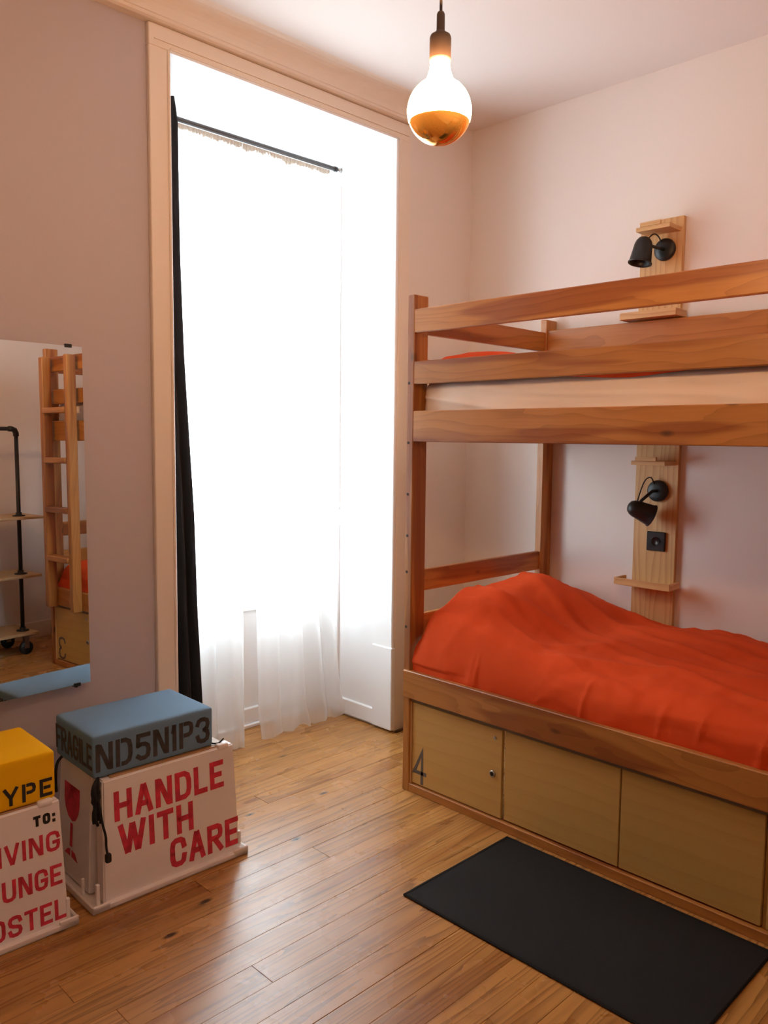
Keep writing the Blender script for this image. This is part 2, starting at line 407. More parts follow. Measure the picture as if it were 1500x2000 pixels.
struct('baseboard_left', bx((XL, YB, 0), (XL + .015, YW, .12), .003), TRIM, 'low white skirting board along the wall opposite the bunk', 'baseboard')
struct('baseboard_right', bx((XR - .012, YB, 0), (XR, YW, .12), .003), TRIM, 'low white skirting board behind the bunk bed', 'baseboard')
# casing round the window recess
def cas(x0, x1, inner_right):
    fx = x1 if inner_right else x0
    s = -1 if inner_right else 1
    return join(bx((x0, YW - .022, 0), (x1, YW, WZ), .003), bx((min(fx, fx + s * .012), YW - .028, 0), (max(fx, fx + s * .012), YW + .004, WZ), .003))
struct('trim_1', cas(1.563, WX0, True), TRIM, 'flat white casing board on the mirror side of the window', 'trim')
struct('trim_2', cas(WX1, 2.945, False), TRIM, 'flat white casing board on the bunk side of the window', 'trim')
struct('trim_3', join(bx((1.563, YW - .022, WZ), (2.945, YW, 2.97), .003), bx((WX0, YW - .028, WZ), (WX1, YW + .004, WZ + .012), .003),
                      bx((1.585, YW - .026, 2.915), (2.93, YW - .02, 2.918), 0)), TRIM, 'flat white head board of the window casing', 'trim')
prof = [(YW, 2.972), (YW - .034, 2.972), (YW - .044, 2.978), (YW - .046, 2.988)]
for k in range(9):
    a = math.pi / 2 * k / 8
    prof.append((YW - .05 - .07 * (1 - math.cos(a)), 2.99 + .085 * math.sin(a)))
prof += [(YW - .12, ZC), (YW, ZC)]
struct('trim_4', prism(prof, 'x', XL, 2.96), TRIM, 'white coved cornice moulding along the window wall', 'trim')
# panelled reveals of the recess
def reveal(xs, s, name, label):
    """xs: plane of the reveal, s: direction into the recess."""
    def sl(d, y0, y1, z0, z1, b=.004):
        x0, x1 = sorted((xs, xs + s * d)); return bx((x0, y0, z0), (x1, y1, z1), b)
    return struct(name, join(sl(.006, YW + .004, 3.36, 0.012, WZ, 0), sl(.020, YW - .0265, 2.915, .43, WZ), sl(.028, YW - .034, 2.925, .012, .435),
                             sl(.020, 2.92, 3.30, .012, .094), sl(.020, 3.20, 3.30, .09, WZ), sl(.020, 2.91, 3.21, WZ - .14, WZ),
                             sl(.020, 2.91, 3.21, 1.02, 1.10)), REVEAL, label, 'trim')
reveal(WX1, -1, 'trim_5', 'white panelled reveal with tall plinth block, beside the bunk post')
struct('trim_6', bx((WX0 - .002, YW + .004, .012), (WX0 + .006, 3.36, WZ), 0), REVEAL, 'flat white reveal behind the black curtain', 'trim')
struct('trim_7', bx((WX0, YW - .0265, WZ - .008), (WX1, 3.40, WZ + .004), 0), REVEAL, 'white soffit over the window recess', 'trim')
# French window
win = thing('window_1', 'white French window behind the sheer curtains', 'window', (2.266, 3.36, 0), kind='structure')
fx0, fx1 = WX0 + .006, WX1 - .006
box('frame', (fx0, 3.33, 0), (fx0 + .05, 3.42, WZ - .006), REVEAL, win, .004); box('frame', (fx1 - .05, 3.33, 0), (fx1, 3.42, WZ - .006), REVEAL, win, .004)
box('frame', (fx0 + .05, 3.33, WZ - .06), (fx1 - .05, 3.42, WZ - .006), REVEAL, win, .004); box('threshold', (fx0 + .05, 3.33, 0), (fx1 - .05, 3.42, .02), REVEAL, win, .004)
mid = 2.266
for a, b in ((fx0 + .05, mid - .002), (mid + .002, fx1 - .05)):
    lf = obj('leaf', *join(bx((a, 3.345, .02), (a + .075, 3.39, WZ - .06), .004), bx((b - .075, 3.345, .02), (b, 3.39, WZ - .06), .004),
                           bx((a + .075, 3.345, .02), (b - .075, 3.39, .10), .004), bx((a + .075, 3.345, .60), (b - .075, 3.39, .67), .004),
                           bx((a + .075, 3.345, WZ - .14), (b - .075, 3.39, WZ - .06), .004), bx((a + .075, 3.345, 1.74), (b - .075, 3.39, 1.77), .003)), REVEAL, win)
    box('panel', (a + .07, 3.36, .095), (b - .07, 3.38, .605), REVEAL, lf, 0)
    box('pane', (a + .07, 3.368, .665), (b - .07, 3.372, 1.745), GLASS, lf, 0); box('pane', (a + .07, 3.368, 1.765), (b - .07, 3.372, WZ - .135), GLASS, lf, 0)

# ------------------------------------------------------------------ bunk bed
bed = thing('bunk_bed', 'honey pine bunk bed with plywood lockers beneath, along the right wall', 'bunk bed', (2.9, 1.33, 0))
BX0, BX1, BY0, BY1 = 2.416, 3.428, 0.360, 2.300
for px in ((BX0, BX0 + .085), (BX1 - .085, BX1)):
    for py in ((BY1 - .036, BY1), (BY0, BY0 + .036)):
        box('post', (px[0], py[0], 0), (px[1], py[1], 2.05), PZ, bed, .003)
yi0, yi1 = BY0 + .034, BY1 - .034
box('guard_rail', (BX0 + .002, yi0, 1.899), (BX0 + .028, yi1, 1.992), PY, bed, .003)
box('guard_rail', (BX0 + .002, yi0, 1.696), (BX0 + .028, yi1, 1.786), PY, bed, .003)
box('side_rail', (BX0 + .001, yi0, 1.465), (BX0 + .030, yi1, 1.589), PY, bed, .003)
box('side_rail', (BX0 - .012, BY0 + .004, .405), (BX0 + .016, BY1 - .008, .520), PY, bed, .003)
box('back_rail', (BX1 - .075, yi0, 1.885), (BX1 - .047, yi1, 1.998), PY, bed, .003)
box('back_rail', (BX1 - .03, yi0, 1.465), (BX1 - .002, yi1, 1.589), PY, bed, .003)
box('back_rail', (BX1 - .03, yi0, .405), (BX1 - .002, yi1, .520), PY, bed, .003)
for yy in (BY1 - .027, BY0 + .003):
    for z0, z1 in ((1.90, 1.99), (1.70, 1.80), (1.465, 1.589), (.842, .932), (.66, .745), (.405, .52)):
        box('end_board', (BX0 + .083, yy, z0), (BX1 - .083, yy + .024, z1), PX, bed, .003)
for z in (1.49, .425):
    box('mattress_base', (BX0 + .032, yi0 + .004, z), (BX1 - .034, yi1 - .004, z + .014), LY, bed, .001)
# lockers under the lower bunk
LXF = 2.428
box('plinth', (BX0 + .002, yi0, 0), (BX0 + .034, yi1, .034), PY, bed, .002)
box('top_strip', (LXF + .002, yi0, .386), (LXF + .02, yi1, .404), plain('grey_strip', (.20, .15, .10), .6), bed, .001)
box('locker_back', (BX1 - .06, yi0, .02), (BX1 - .05, yi1, .40), PLY, bed, 0)
box('edge_strip', (LXF - .004, BY1 - .043, .034), (LXF + .016, BY1 - .0355, .388), LZ, bed, .001)
box('edge_strip', (LXF - .004, BY0 + .0355, .034), (LXF + .016, BY0 + .043, .388), LZ, bed, .001)
ys = [2.256, 1.784, 1.303, 0.827, 0.403]
for yv in ys[1:4]: box('divider', (LXF + .02, yv - .008, .034), (BX1 - .07, yv + .008, .40), SUB if False else PLY, bed, 0)
def locker(name, y1, y0, gap0, gap1, xo):
    return box(name, (LXF + xo, y0 + gap0, .040), (LXF + .016 + xo, y1 - gap1, .384), PLY, bed, .0015)
d4 = locker('locker_door', ys[0], ys[1], .009, .001, 0)
locker('locker_panel', ys[1], ys[2], .003, .003, .004)
locker('locker_panel', ys[2], ys[3], .009, .003, .004)
d3 = locker('locker_door', ys[3], ys[4], .001, .009, 0)
d4['label'] = 'locker door numbered 4, by the window post'; d3['label'] = 'locker door numbered 3, by the ladder end'
def lockset(d, yl):
    V = lathe([(.0, 0), (.014, 0), (.014, .003), (.011, .006), (.009, .006), (.008, .002), (0.0, .002)], (LXF, yl, .205), (-1, 0, 0), 16)
    o = obj('lock', *V, STEEL, d, True); o['label'] = 'round steel cylinder lock'
    o = obj('keyhole', *lathe([(0, 0), (.0085, 0), (.0085, .0045), (0, .0045)], (LXF, yl, .205), (-1, 0, 0), 12), BLACK, d); o['label'] = 'black keyhole plug'
    obj('screw', *lathe([(0, 0), (.0075, 0), (.006, .003), (.003, .0025), (0, .002)], (LXF, yl - .008, .348), (-1, 0, 0), 12), STEEL, d, True)
lockset(d4, 1.834); lockset(d3, 0.785)
text('4', (LXF - .0001, 2.247, .045), (0, -1, 0), (0, 0, 1), .072, .148, .105, NUMP, d4, name='number')
text('3', (LXF - .0001, .515, .045), (0, -1, 0), (0, 0, 1), .085, .145, .09, NUMP, d3, name='number')
# little filled screw holes down the front post
for yp, z in ((BY1 - .012, 1.70), (BY1 - .012, 1.46), (BY1 - .012, 1.25), (BY1 - .012, .93), (BY1 - .012, .70), (BY1 - .012, 1.08)):
    obj('screw_hole', *lathe([(0, 0), (.006, 0), (.006, .0007), (0, .0007)], (BX0, yp, z), (-1, 0, 0), 10), SUB, bed)

# ladder hung on the front of the bunk, seen in the mirror
lad = thing('bunk_ladder', 'honey pine ladder hung on the bunk front, seen in the mirror', 'ladder', (2.36, .60, 0))
for a, b in ((.440, .486), (.737, .779)):
    box('ladder_rail', (2.343, a, .40), (2.403, b, 1.985), PZ, lad, .004)
for z in (.705, 1.015, 1.325, 1.635):
    box('rung', (2.332, .484, z), (2.398, .739, z + .034), PY, lad, .004)

# ------------------------------------------------------------------ bedding
def fbm(x, y, z, o=4):
    return noise.fractal(Vector((x, y, z)), 1.0, 2.0, o)
def ridged(x, y, z):
    return 1 - abs(noise.noise(Vector((x, y, z)))) * 2
def sm(a, b, x):
    t = max(0, min(1, (x - a) / (b - a))); return t * t * (3 - 2 * t)
def catmull(P, t):
    n = len(P) - 1; s = min(t * n, n - 1e-6); i = int(s); f = s - i
    p0, p1, p2, p3 = P[max(i - 1, 0)], P[i], P[i + 1], P[min(i + 2, n)]
    return [0.5 * (2 * p1[k] + (p2[k] - p0[k]) * f + (2 * p0[k] - 5 * p1[k] + 4 * p2[k] - p3[k]) * f * f + (3 * p1[k] - p0[k] - 3 * p2[k] + p3[k]) * f ** 3) for k in range(len(p1))]
def bump_head(y, x):
    b = sm(1.68, 2.10, y) * (1 - 0.88 * sm(2.17, 2.262, y))
    c = 0.62 + 0.38 * sm(2.44, 2.72, x) - 0.42 * sm(3.1, 3.38, x)
    c *= sm(2.425, 2.47, x) * 0.5 + 0.5
    return 0.165 * b * c
def folds(x, y, seed, amp):
    h = 0
    # long soft folds fanning from the pillow down the bed, plus short creases
    a = (y * 0.55 + x * 0.9)
    h += amp * max(0, ridged(a * 3.4 + seed, (x - y * 0.35) * 1.0, seed) - 0.35) * 1.3
    h += amp * 0.9 * max(0, ridged((x * 1.0 - y * 0.22) * 7 + seed, y * 1.1, seed + 3) - 0.45)
    h += amp * 0.5 * fbm(x * 4, y * 4, seed)
    return h
CS = [(2.440, .47), (2.428, .535), (2.436, .60), (2.475, .648), (2.57, .668), (2.75, .672), (3.0, .672), (3.25, .670), (3.37, .662), (3.405, .62)]
def lower(u, v):
    y = 0.44 + u * (2.258 - 0.44); x, z = catmull(CS, v)
    top = sm(.0, .35, v)
    z += bump_head(y, x) * sm(.08, .32, v)
    out = 0.010 * fbm(y * 2.2, v * 3, 5.1) + 0.006 * max(0, ridged(y * 4.5 + v * 4.0, v * 2.2, 8.3) - .45)
    for yc, wd in ((1.93, .006), (1.955, .02), (1.46, .008), (1.18, .012), (1.05, .008), (0.86, .012)):
        out += 0.0045 * math.exp(-((y - yc + .10 * (v - .1)) / wd) ** 2)
    x -= max(0, out) * (1 - sm(.28, .42, v)) * 0.9
    z += folds(x, y, 2.7, 0.026) * top
    x = max(x, 2.4195) if z < .535 else x
    e = sm(2.20, 2.262, y)                      # tucked round the pillow at the head end
    z -= 0.03 * e * top
    f = 1 - sm(.44, .50, y); z -= .10 * f * top
    x -= 0.010 * sm(1.9, 2.2, y) * (1 - top) if z > .55 else 0
    return (x, y, z)
tag(obj('duvet', *grid(lower, 230, 120), ORANGE, None, True), 'rumpled orange duvet draped over the lower bunk mattress', 'duvet')
def upper(u, v):
    y = 0.46 + u * (2.262 - 0.46)
    CU = [(2.462, 1.700), (2.452, 1.712), (2.475, 1.730), (2.6, 1.738), (2.9, 1.74), (3.2, 1.738), (3.34, 1.728), (3.352, 1.70)]
    x, z = catmull(CU, v)
    top = sm(.0, .3, v)
    z += bump_head(y, x) * 0.55 * sm(.1, .35, v) + folds(x, y, 9.2, .014) * top
    z -= 0.016 * math.exp(-((y - 1.36) / .16) ** 2) * (1 - top)
    z -= .03 * (1 - sm(.46, .52, y)) * top
    return (x, y, z)
tag(obj('duvet', *grid(upper, 160, 70), ORANGE, None, True), 'orange duvet lying on the upper bunk behind the guard rails', 'duvet')
def mat_warp(seed, z0, z1):
    def f(c):
        k = sm(z0, z0 + .04, c.z) * (1 - sm(z1 - .05, z1, c.z))
        out = 0.010 * fbm(c.y * 5, c.z * 9, seed) + 0.010 * max(0, ridged(c.y * 7 + c.z * 14, c.z * 5, seed) - .5) + \
              0.016 * max(0, ridged(c.y * 1.6 + seed, c.z * 16 - c.y * 1.5, seed + 2) - .62)
        x = c.x - out * k if c.x < 2.9 else c.x
        return (x, c.y, c.z)
    return f
tag(obj('mattress', *rbox((2.464, .43, 1.504), (3.345, 2.262, 1.709), .040, 40, mat_warp(3.3, 1.504, 1.709)), CREAM, None, True),
    'mattress in a cream fitted sheet on the upper bunk', 'mattress')
tag(obj('mattress', *rbox((2.47, .46, .439), (3.375, 2.225, .620), .045, 10), CREAM, None, True), 'mattress under the orange duvet on the lower bunk', 'mattress')

# ------------------------------------------------------------------ reading panels, lamps, socket
def reading_panel(label, z0, z1, shelf_z, tray_z, y0, y1):
    p = thing('reading_panel', label, 'wall panel', (XR, (y0 + y1) / 2, z0))
    n = 4
    box('board', (XR - .022, y0, z0), (XR - .001, y1, z1), LZ, p, .0015)
    s = obj('shelf', *bx((XR - .125, y0 + .012, shelf_z), (XR - .021, y1 - .03, shelf_z + .018), .0015), LY, p)
    box('shelf_lip', (XR - .125, y0 + .055, shelf_z + .0185), (XR - .113, y1 - .048, shelf_z + .036), LY, s, .001)
    tr = obj('tray', *bx((XR - .125, y0 - .022, tray_z), (XR - .021, y1 + .022, tray_z + .008), .001), LY, p)
    box('tray_rim', (XR - .135, y0 - .034, tray_z - .002), (XR - .1245, y1 + .022, tray_z + .028), LY, tr, .001)
    box('tray_rim', (XR - .1243, y1 + .0222, tray_z - .002), (XR - .03, y1 + .0335, tray_z + .028), LX, tr, .001)
    box('tray_rim', (XR - .1243, y0 - .0335, tray_z - .002), (XR - .03, y0 - .0222, tray_z + .028), LX, tr, .001)
    return p
reading_panel('pale pine reading panel with shelf and tray above the top bunk', 1.92, 2.435, 2.372, 2.006, 1.634, 1.830)
reading_panel('pale pine reading panel with socket above the lower bunk', .60, 1.462, 1.372, .836, 1.612, 1.812)
def wall_lamp(label, base, top, tip, cord):
    b = Vector(base)
    l = thing('wall_lamp', label, 'lamp', base)
    obj('mount', *lathe([(0, 0), (.047, 0), (.048, .004), (.047, .013), (.043, .017), (.02, .019), (0, .019)], b, (-1, 0, 0), 32), BLACK, l, True)
    top, tip = Vector(top), Vector(tip); d = (tip - top).normalized(); L = (tip - top).length
    mid_ = top + d * L * .30
    arm = [b + Vector((-.015, 0, 0)), b + Vector((-.05, .004, 0)), (b + mid_) / 2 + Vector((-.045, 0, .0)), mid_]
    obj('arm', *tube(arm, .007, 10), BLACK, l, True)
    pr = [(0.0, 0), (.012, .001), (.024, .007), (.033, .020), (.038, .036), (.041, L * .55), (.047, L - .006), (.0505, L - .004), (.0505, L), (.047, L), (.043, L - .01), (.030, .03), (0, .02)]
    sh = obj('shade', *lathe(pr, top, d, 32), BLACK, l, True)
    obj('lamp_bulb', *lathe([(0, .035), (.014, .04), (.020, .06), (.016, .075), (0, .08)], top, d, 16), plain('frosted_bulb', (.7, .7, .68), .4), sh, True)
    obj('cord', *tube([catmull([b + Vector((-.016, .012, .03)), b + Vector((-.03, .025, .06)), *[Vector(c) for c in cord], mid_], k / 16) for k in range(17)], .0028, 8), BLACK, l, True)
    return l
wall_lamp('black bell wall lamp pointing straight down on the upper panel', (XR - .0222, 1.712, 2.302), (XR - .118, 1.760, 2.348), (XR - .140, 1.768, 2.234), [(XR - .085, 1.745, 2.36)])
wall_lamp('black bell wall lamp tilted towards the wall on the lower panel', (XR - .0222, 1.700, 1.257), (XR - .155, 1.772, 1.195), (XR - .085, 1.695, 1.150), [(XR - .07, 1.748, 1.29)])
so = thing('power_socket', 'square black power socket below the lower reading lamp', 'socket', (XR - .022, 1.70, 1.031))
box('plate', (XR - .0335, 1.656, .989), (XR - .0222, 1.742, 1.075), PLAST, so, .003)
obj('outlet_well', *lathe([(0, 0), (.021, 0), (.021, .002), (.019, .002), (.018, -.006), (0, -.006)], (XR - .0336, 1.699, 1.032), (-1, 0, 0), 24), PLAST, so, True)
for dy in (-.009, .009): obj('pin_hole', *lathe([(0, 0), (.0028, 0), (.0028, .0006), (0, .0006)], (XR - .0358, 1.699 + dy, 1.032), (-1, 0, 0), 8), SUB, so)

# ------------------------------------------------------------------ pendant bulb
bc = Vector((1.236, 1.099, 2.113)); RB = .0625
pe = thing('pendant_lamp', 'lit globe bulb with gold dipped base hanging on a taupe cord', 'lamp', (bc.x, bc.y, bc.z))
CUT = -0.32   # the gold coat ends a little under the equator
up = []
for k in range(15):
    a = math.asin(CUT) + (math.radians(64) - math.asin(CUT)) * k / 14
    up.append((RB * math.cos(a), RB * math.sin(a)))
up += [(.0240, .066), (.0205, .076), (.0190, .088), (.0185, .102)]
obj('bulb_glass', *lathe([(0, RB * CUT)] + up + [(0, .102)], bc, (0, 0, 1), 48), GLOW, pe, True)
lo = [(RB * math.cos(math.radians(-90) + (math.asin(CUT) + math.pi / 2) * k / 14), RB * math.sin(math.radians(-90) + (math.asin(CUT) + math.pi / 2) * k / 14)) for k in range(15)]
g = obj('gold_cap', *lathe(lo + [(0, RB * CUT - .001)], bc, (0, 0, 1), 48), GOLD, pe, True); g['label'] = 'gold mirrored lower half'
hold = [(0, .094), (.0205, .094), (.0208, .098), (.0208, .136), (.0190, .141), (.0095, .147), (.0080, .151), (.0078, .180), (.0060, .184), (0, .184)]
obj('lamp_holder', *lathe(hold, bc, (0, 0, 1), 28), SOCK, pe, True)
obj('cord', *tube([bc + Vector((0, 0, .180)), bc + Vector((.001, 0, .5)), (bc.x, bc.y, ZC - .02)], .0028, 8), SOCK, pe, True)
obj('ceiling_rose', *lathe([(0, -.026), (.02, -.026), (.045, -.016), (.05, -.001), (0, -.001)], (bc.x, bc.y, ZC), (0, 0, 1), 28), SOCK, pe, True)

# ------------------------------------------------------------------ curtains
rod = thing('curtain_rod', 'slim grey curtain rod across the top of the window recess', 'curtain rod', (2.266, 3.19, 2.823))
obj('rod', *tube([(WX0 + .03, 3.19, 2.823), (2.800, 3.19, 2.823)], .0105, 12), RODM, rod, True)
obj('rod_tip', *tube([(2.800, 3.19, 2.823), (2.818, 3.19, 2.823)], .0125, 12), BLACK, rod, True)
obj('bracket', *join(tube([(WX1 - .0205, 3.19, 2.823), (WX1 - .042, 3.19, 2.823)], .012, 12), tube([(WX1 - .036, 3.19, 2.823), (2.818, 3.19, 2.823)], .003, 8)), STEEL, rod, True)
obj('bracket', *join(tube([(WX0 + .0065, 3.19, 2.823), (WX0 + .032, 3.19, 2.823)], .012, 12)), STEEL, rod, True)
rod2 = thing('curtain_rod', 'short grey curtain rod holding the black curtain, in front of the sheers', 'curtain rod', (1.78, 3.06, 2.835))
obj('rod', *tube([(WX0 + .0065, 3.055, 2.828), (1.80, 3.055, 2.828)], .0075, 12), RODM, rod2, True)
# sheer curtains: two lengths hung from the rod, gathered at the heading, sweeping the floor
def sheer(x0t, x1t, x0b, x1b, seed, nfold, pinch=0.0, ztop=2.824):
    def f(u, v):
        z = ztop * (1 - v) + 0.004 * v
        k = sm(.0, 1, v)
        uu = u + 0.02 * math.sin(u * 21 + seed) * k
        x = (x0t * (1 - k) + x0b * k) + ((x1t - x0t) * (1 - k) + (x1b - x0b) * k) * uu - pinch * u * u * math.sin(math.pi * min(1, v * v * 1.05)) 
        ph = u * nfold * 2 * math.pi + 1.3 * noise.noise(Vector((u * 3, v * .8, seed)))
        big = 1.1 - 2.0 * abs(math.sin(ph * .5)) ** .8 + .4 * math.sin(ph * 1.7 + seed)
        amp = 0.008 + .040 * sm(.05, 1, v) * (.6 + .6 * noise.noise(Vector((u * 4.3, seed, v * .6))))
        small = .006 * math.sin(u * nfold * 14 * math.pi + 2 * noise.noise(Vector((u * 20, 0, seed)))) * (1 - sm(0, .10, v))
        y = 3.215 - .045 * sm(.1, .9, v) + amp * big * (.25 + .75 * sm(.2, .8, v)) + small
        fl_ = sm(.95, 1.0, v); y -= .03 * fl_ * (.5 + .5 * math.sin(ph * .5 + 1)); x += .012 * fl_ * math.sin(ph * .7)
        if v < .035:                               # heading threaded on the rod
            t = v / .035; y = 3.204 + .003 * math.sin(u * nfold * 22 * math.pi) + 0.010 * t
            z += .002 * math.sin(u * 57 + seed) * (1 - t)
        if v > .97: z += max(0, .02 * math.sin(u * nfold * 6.3 + seed)) * (v - .97) / .03
        return (x, y, max(z, .003))
    return grid(f, 260, 90)
def heading(x0, x1, seed, par):
    def f(u, v):
        ru = math.sin(u * 190 + seed) + .5 * math.sin(u * 331 + seed)
        dz = max(.006, .022 + .020 * noise.noise(Vector((u * 9, seed, 0))) + .014 * noise.noise(Vector((u * 110, seed, 3))))
        return (x0 + (x1 - x0) * u, 3.1975 + .004 * v + .0028 * ru * (.3 + v), 2.812 - dz * v)
    return obj('heading', *grid(f, 300, 5), HEADM, par, True)
sh1 = tag(obj('sheer_curtain', *sheer(1.69, 2.25, 1.68, 2.235, 1.7, 4), SHEER, None, True), 'white sheer curtain half beside the black curtain', 'curtain')
sh2 = tag(obj('sheer_curtain', *sheer(2.25, 2.78, 2.325, 2.828, 4.4, 3.5, .075), SHEER, None, True), 'white sheer curtain half beside the panelled reveal, hem on the floor', 'curtain')
heading(1.70, 2.25, 1.0, sh1); heading(2.25, 2.78, 5.0, sh2)
BE = [(2.85, 1.812), (2.75, 1.831), (2.22, 1.838), (1.80, 1.852), (1.15, 1.888), (.70, 1.898), (.31, 1.918), (0, 1.93)]
def blackc(u, v):
    z = 2.842 * (1 - v) + .006 * v
    xr = BE[0][1]
    for (za, xa), (zb, xb) in zip(BE, BE[1:]):
        if zb <= z <= za: xr = xb + (xa - xb) * (z - zb) / (za - zb)
    x = 1.672 + (xr - 1.672) * u
    y = 3.055 + (.010 + .016 * v) * math.sin(u * 4.2 * 2 * math.pi + .6 * math.sin(v * 5)) + .006 * math.sin(u * 31 + v * 3) - .012
    if v < .02: y -= 0.002
    return (x, y, z)
bk = tag(obj('blackout_curtain', *grid(blackc, 80, 60), DARKF, None, True), 'narrow black curtain drawn aside at the mirror side of the window', 'curtain')

# ------------------------------------------------------------------ mirror
mi = thing('wall_mirror', 'frameless wall mirror hung above the crate stools', 'mirror', (1.279, YW - .044, 1.189), math.radians(2.78))
mi.rotation_euler = (math.radians(-.304), 0, math.radians(2.78))
obj('mirror_glass', *bx((-.48, 0, -.594), (0, .004, .594), .0), mirror_m, mi)
for x in (-.05, -.43):
    for z, s in ((.594, 1), (-.594, -1)):
        o = obj('clip', *join(bx((x - .012, -.004, z - .006), (x + .012, .006, z + .006), .001), bx((x - .005, .004, z - .012), (x + .005, .040, z + .004), .001)), BLACK, mi)

# ------------------------------------------------------------------ crate stools
def crate(label, loc, rot, W, D, H, lines, emblem):
    """An upturned plastic crate with a flared rim on the floor; its own x runs along the front, y to the wall."""
    c = thing('crate', label, 'crate', loc, rot)
    tp = .022                                     # taper of each panel towards the top
    def slab(p0, p1, nrm, z0, z1, inner):
        """upright panel from p0 to p1 (plan), facing nrm, leaning in by tp, inner thickness"""
        p0, p1, nrm = Vector(p0), Vector(p1), Vector(nrm); d = (p1 - p0).normalized()
        def P(p, z, off, e): k = (z / H); return Vector((p.x - nrm.x * (tp * k + off) + d.x * e * k, p.y - nrm.y * (tp * k + off) + d.y * e * k, z))
        V = []
        for z in (z0, z1):
            V += [P(p0, z, 0, .012), P(p1, z, 0, -.012), P(p1, z, inner, -.012), P(p0, z, inner, .012)]
        bm = bmesh.new(); bv = [bm.verts.new(v) for v in V]
        for f in ((0, 1, 5, 4), (1, 2, 6, 5), (2, 3, 7, 6), (3, 0, 4, 7), (0, 3, 2, 1), (4, 5, 6, 7)): bm.faces.new([bv[i] for i in f])
        bmesh.ops.recalc_face_normals(bm, faces=bm.faces); bmesh.ops.bevel(bm, geom=bm.edges[:], offset=.005, segments=3, affect='EDGES')
        bm.verts.index_update(); r = [v.co.copy() for v in bm.verts], [[v.index for v in f.verts] for f in bm.faces]; bm.free(); return r
    n = .055
    wall = join(bx((n * .8, n * .8, .01), (W - n * .8, D - n * .8, H - .004), .004))
    obj('inner_body', *wall, CRATE, c)
    f = obj('front_panel', *slab((.012, .0, 0), (W + .008, .0, 0), (0, -1, 0), .012, H, .05), CRATE, c)
    obj('back_panel', *slab((W - .012, D, 0), (.012, D, 0), (0, 1, 0), .012, H, .05), CRATE, c)
    s = obj('side_panel', *slab((.0, D - .012, 0), (.0, .085, 0), (-1, 0, 0), .012, H, .05), CRATE, c)
    obj('side_panel', *slab((W, .085, 0), (W, D - .012, 0), (1, 0, 0), .012, H, .05), CRATE, c)
    rim = []
    e = .032
    for lo, hi in (((-e, -.016, 0), (W + e, .004, .020)), ((-e, D - .004, 0), (W + e, D + .016, .020)), ((-e, -.016, 0), (-e + .009, D + .016, .026)), ((W + e - .009, -.016, 0), (W + e, D + .016, .026)),
                   ((-e, -.016, .0), (W + e, D + .016, .009)), ((-e, -.016, 0), (-e + .06, -.009, .026)), ((W + e - .06, -.016, 0), (W + e, -.009, .030))):
        rim.append(bx(lo, hi, .003))
    obj('rim', *join(*rim), CRATE, c)
    for lo, hi in (((-.012, .0, .009), (.0, .012, .085)), ((-.022, .085, .009), (-.012, .093, .075)), ((W, .0, .009), (W + .012, .012, .085))):
        box('fin', lo, hi, CRATE, c, .002)
    bd = box('seat_board', (.055, .03, H - .004), (W - .03, D - .03, H + .004), wood('seat_ply', 'x', (.42, .22, .09), (.30, .14, .05), ring=20, warp=.05), c, .001)
    kn = .012
    obj('stacking_lug', *join(*[rbox((x0, y0, H - .012), (x0 + .045, y0 + .03, H + .010), .008, 3) for x0 in (W - .068,) for y0 in (.018,)]), CRATE, c, True)
    sl = Vector((0, tp / H, 1)).normalized()
    for s_, x, z, L, h, st, mt in lines:
        k = z / H
        text(s_, (x, tp * k - .0002, z), (1, 0, 0), sl, L, h, st, mt, f)
    if emblem:                                    # wine glass sign, broken as a stencil
        V, F = [], []
        sd = Vector((1 * tp / H, 0, 1)).normalized(); ud = Vector((0, -1, 0)); nd = Vector((-1, 0, 0)); o0 = Vector((-.0004, D - .045, 0))
        def pl_(poly):
            k = len(V)
            for a, b in poly:
                V.append(o0 + ud * a + sd * b + nd * .0006)
            F.append(list(range(k, k + len(poly))))
        cup = [(.02, .325), (.072, .325), (.074, .28), (.062, .285), (.066, .325), (.140, .325), (.142, .27), (.134, .24), (.115, .215), (.088, .205), (.055, .215), (.032, .24), (.022, .27)]
        pl_(cup); pl_([(.074, .198), (.094, .198), (.094, .118), (.074, .118)])
        pl_([(.035, .085), (.060, .105), (.08, .110), (.08, .085)]); pl_([(.09, .085), (.09, .110), (.115, .105), (.14, .080)])
        obj('fragile_sign', V, F, INKR, s)
    return c
AR = math.radians(-1.2)
HC = .402
crate('white upturned crate stencilled HANDLE WITH CARE, under the blue cushion', (1.092, 2.332, 0), AR, .508, .36, HC,
      [('HANDLE', .058, .262, .402, .096, .185, INKR), ('WITH', .068, .150, .268, .098, .185, INKR), ('CARE', .244, .042, .268, .098, .185, INKR)], True)
crate('white upturned crate with red stencilled address, under the yellow cushion', (.512, 2.335, 0), AR, .470, .36, .392,
      [('LIVING', .240, .242, .222, .060, .17, INKR), ('LOUNGE', .205, .137, .258, .062, .17, INKR), ('HOSTEL', .208, .030, .262, .062, .17, INKR),
       ('TO:', .386, .330, .066, .032, .27, INKB)], False)
def cushion(label, loc, rot, W, D, H, mat, lines, seed, cordside):
    c = thing('seat_cushion', label, 'cushion', loc, rot)
    def wf(p):
        u = (p.x / W - .5) * 2; v = (p.y / D - .5) * 2
        t = max(0, p.z / H)
        return (p.x, p.y, p.z + .004 * (1 - u * u) * (1 - v * v) * t + .0012 * fbm(p.x * 9, p.y * 9, seed + p.z * 9))
    b = obj('cover', *rbox((0, 0, 0), (W, D, H), .009, 12, wf), mat, c, True)
    for s_, o, ud, L, h, st, mt in lines: text(s_, o, ud, (0, 0, 1), L, h, st, mt, c)
    return c
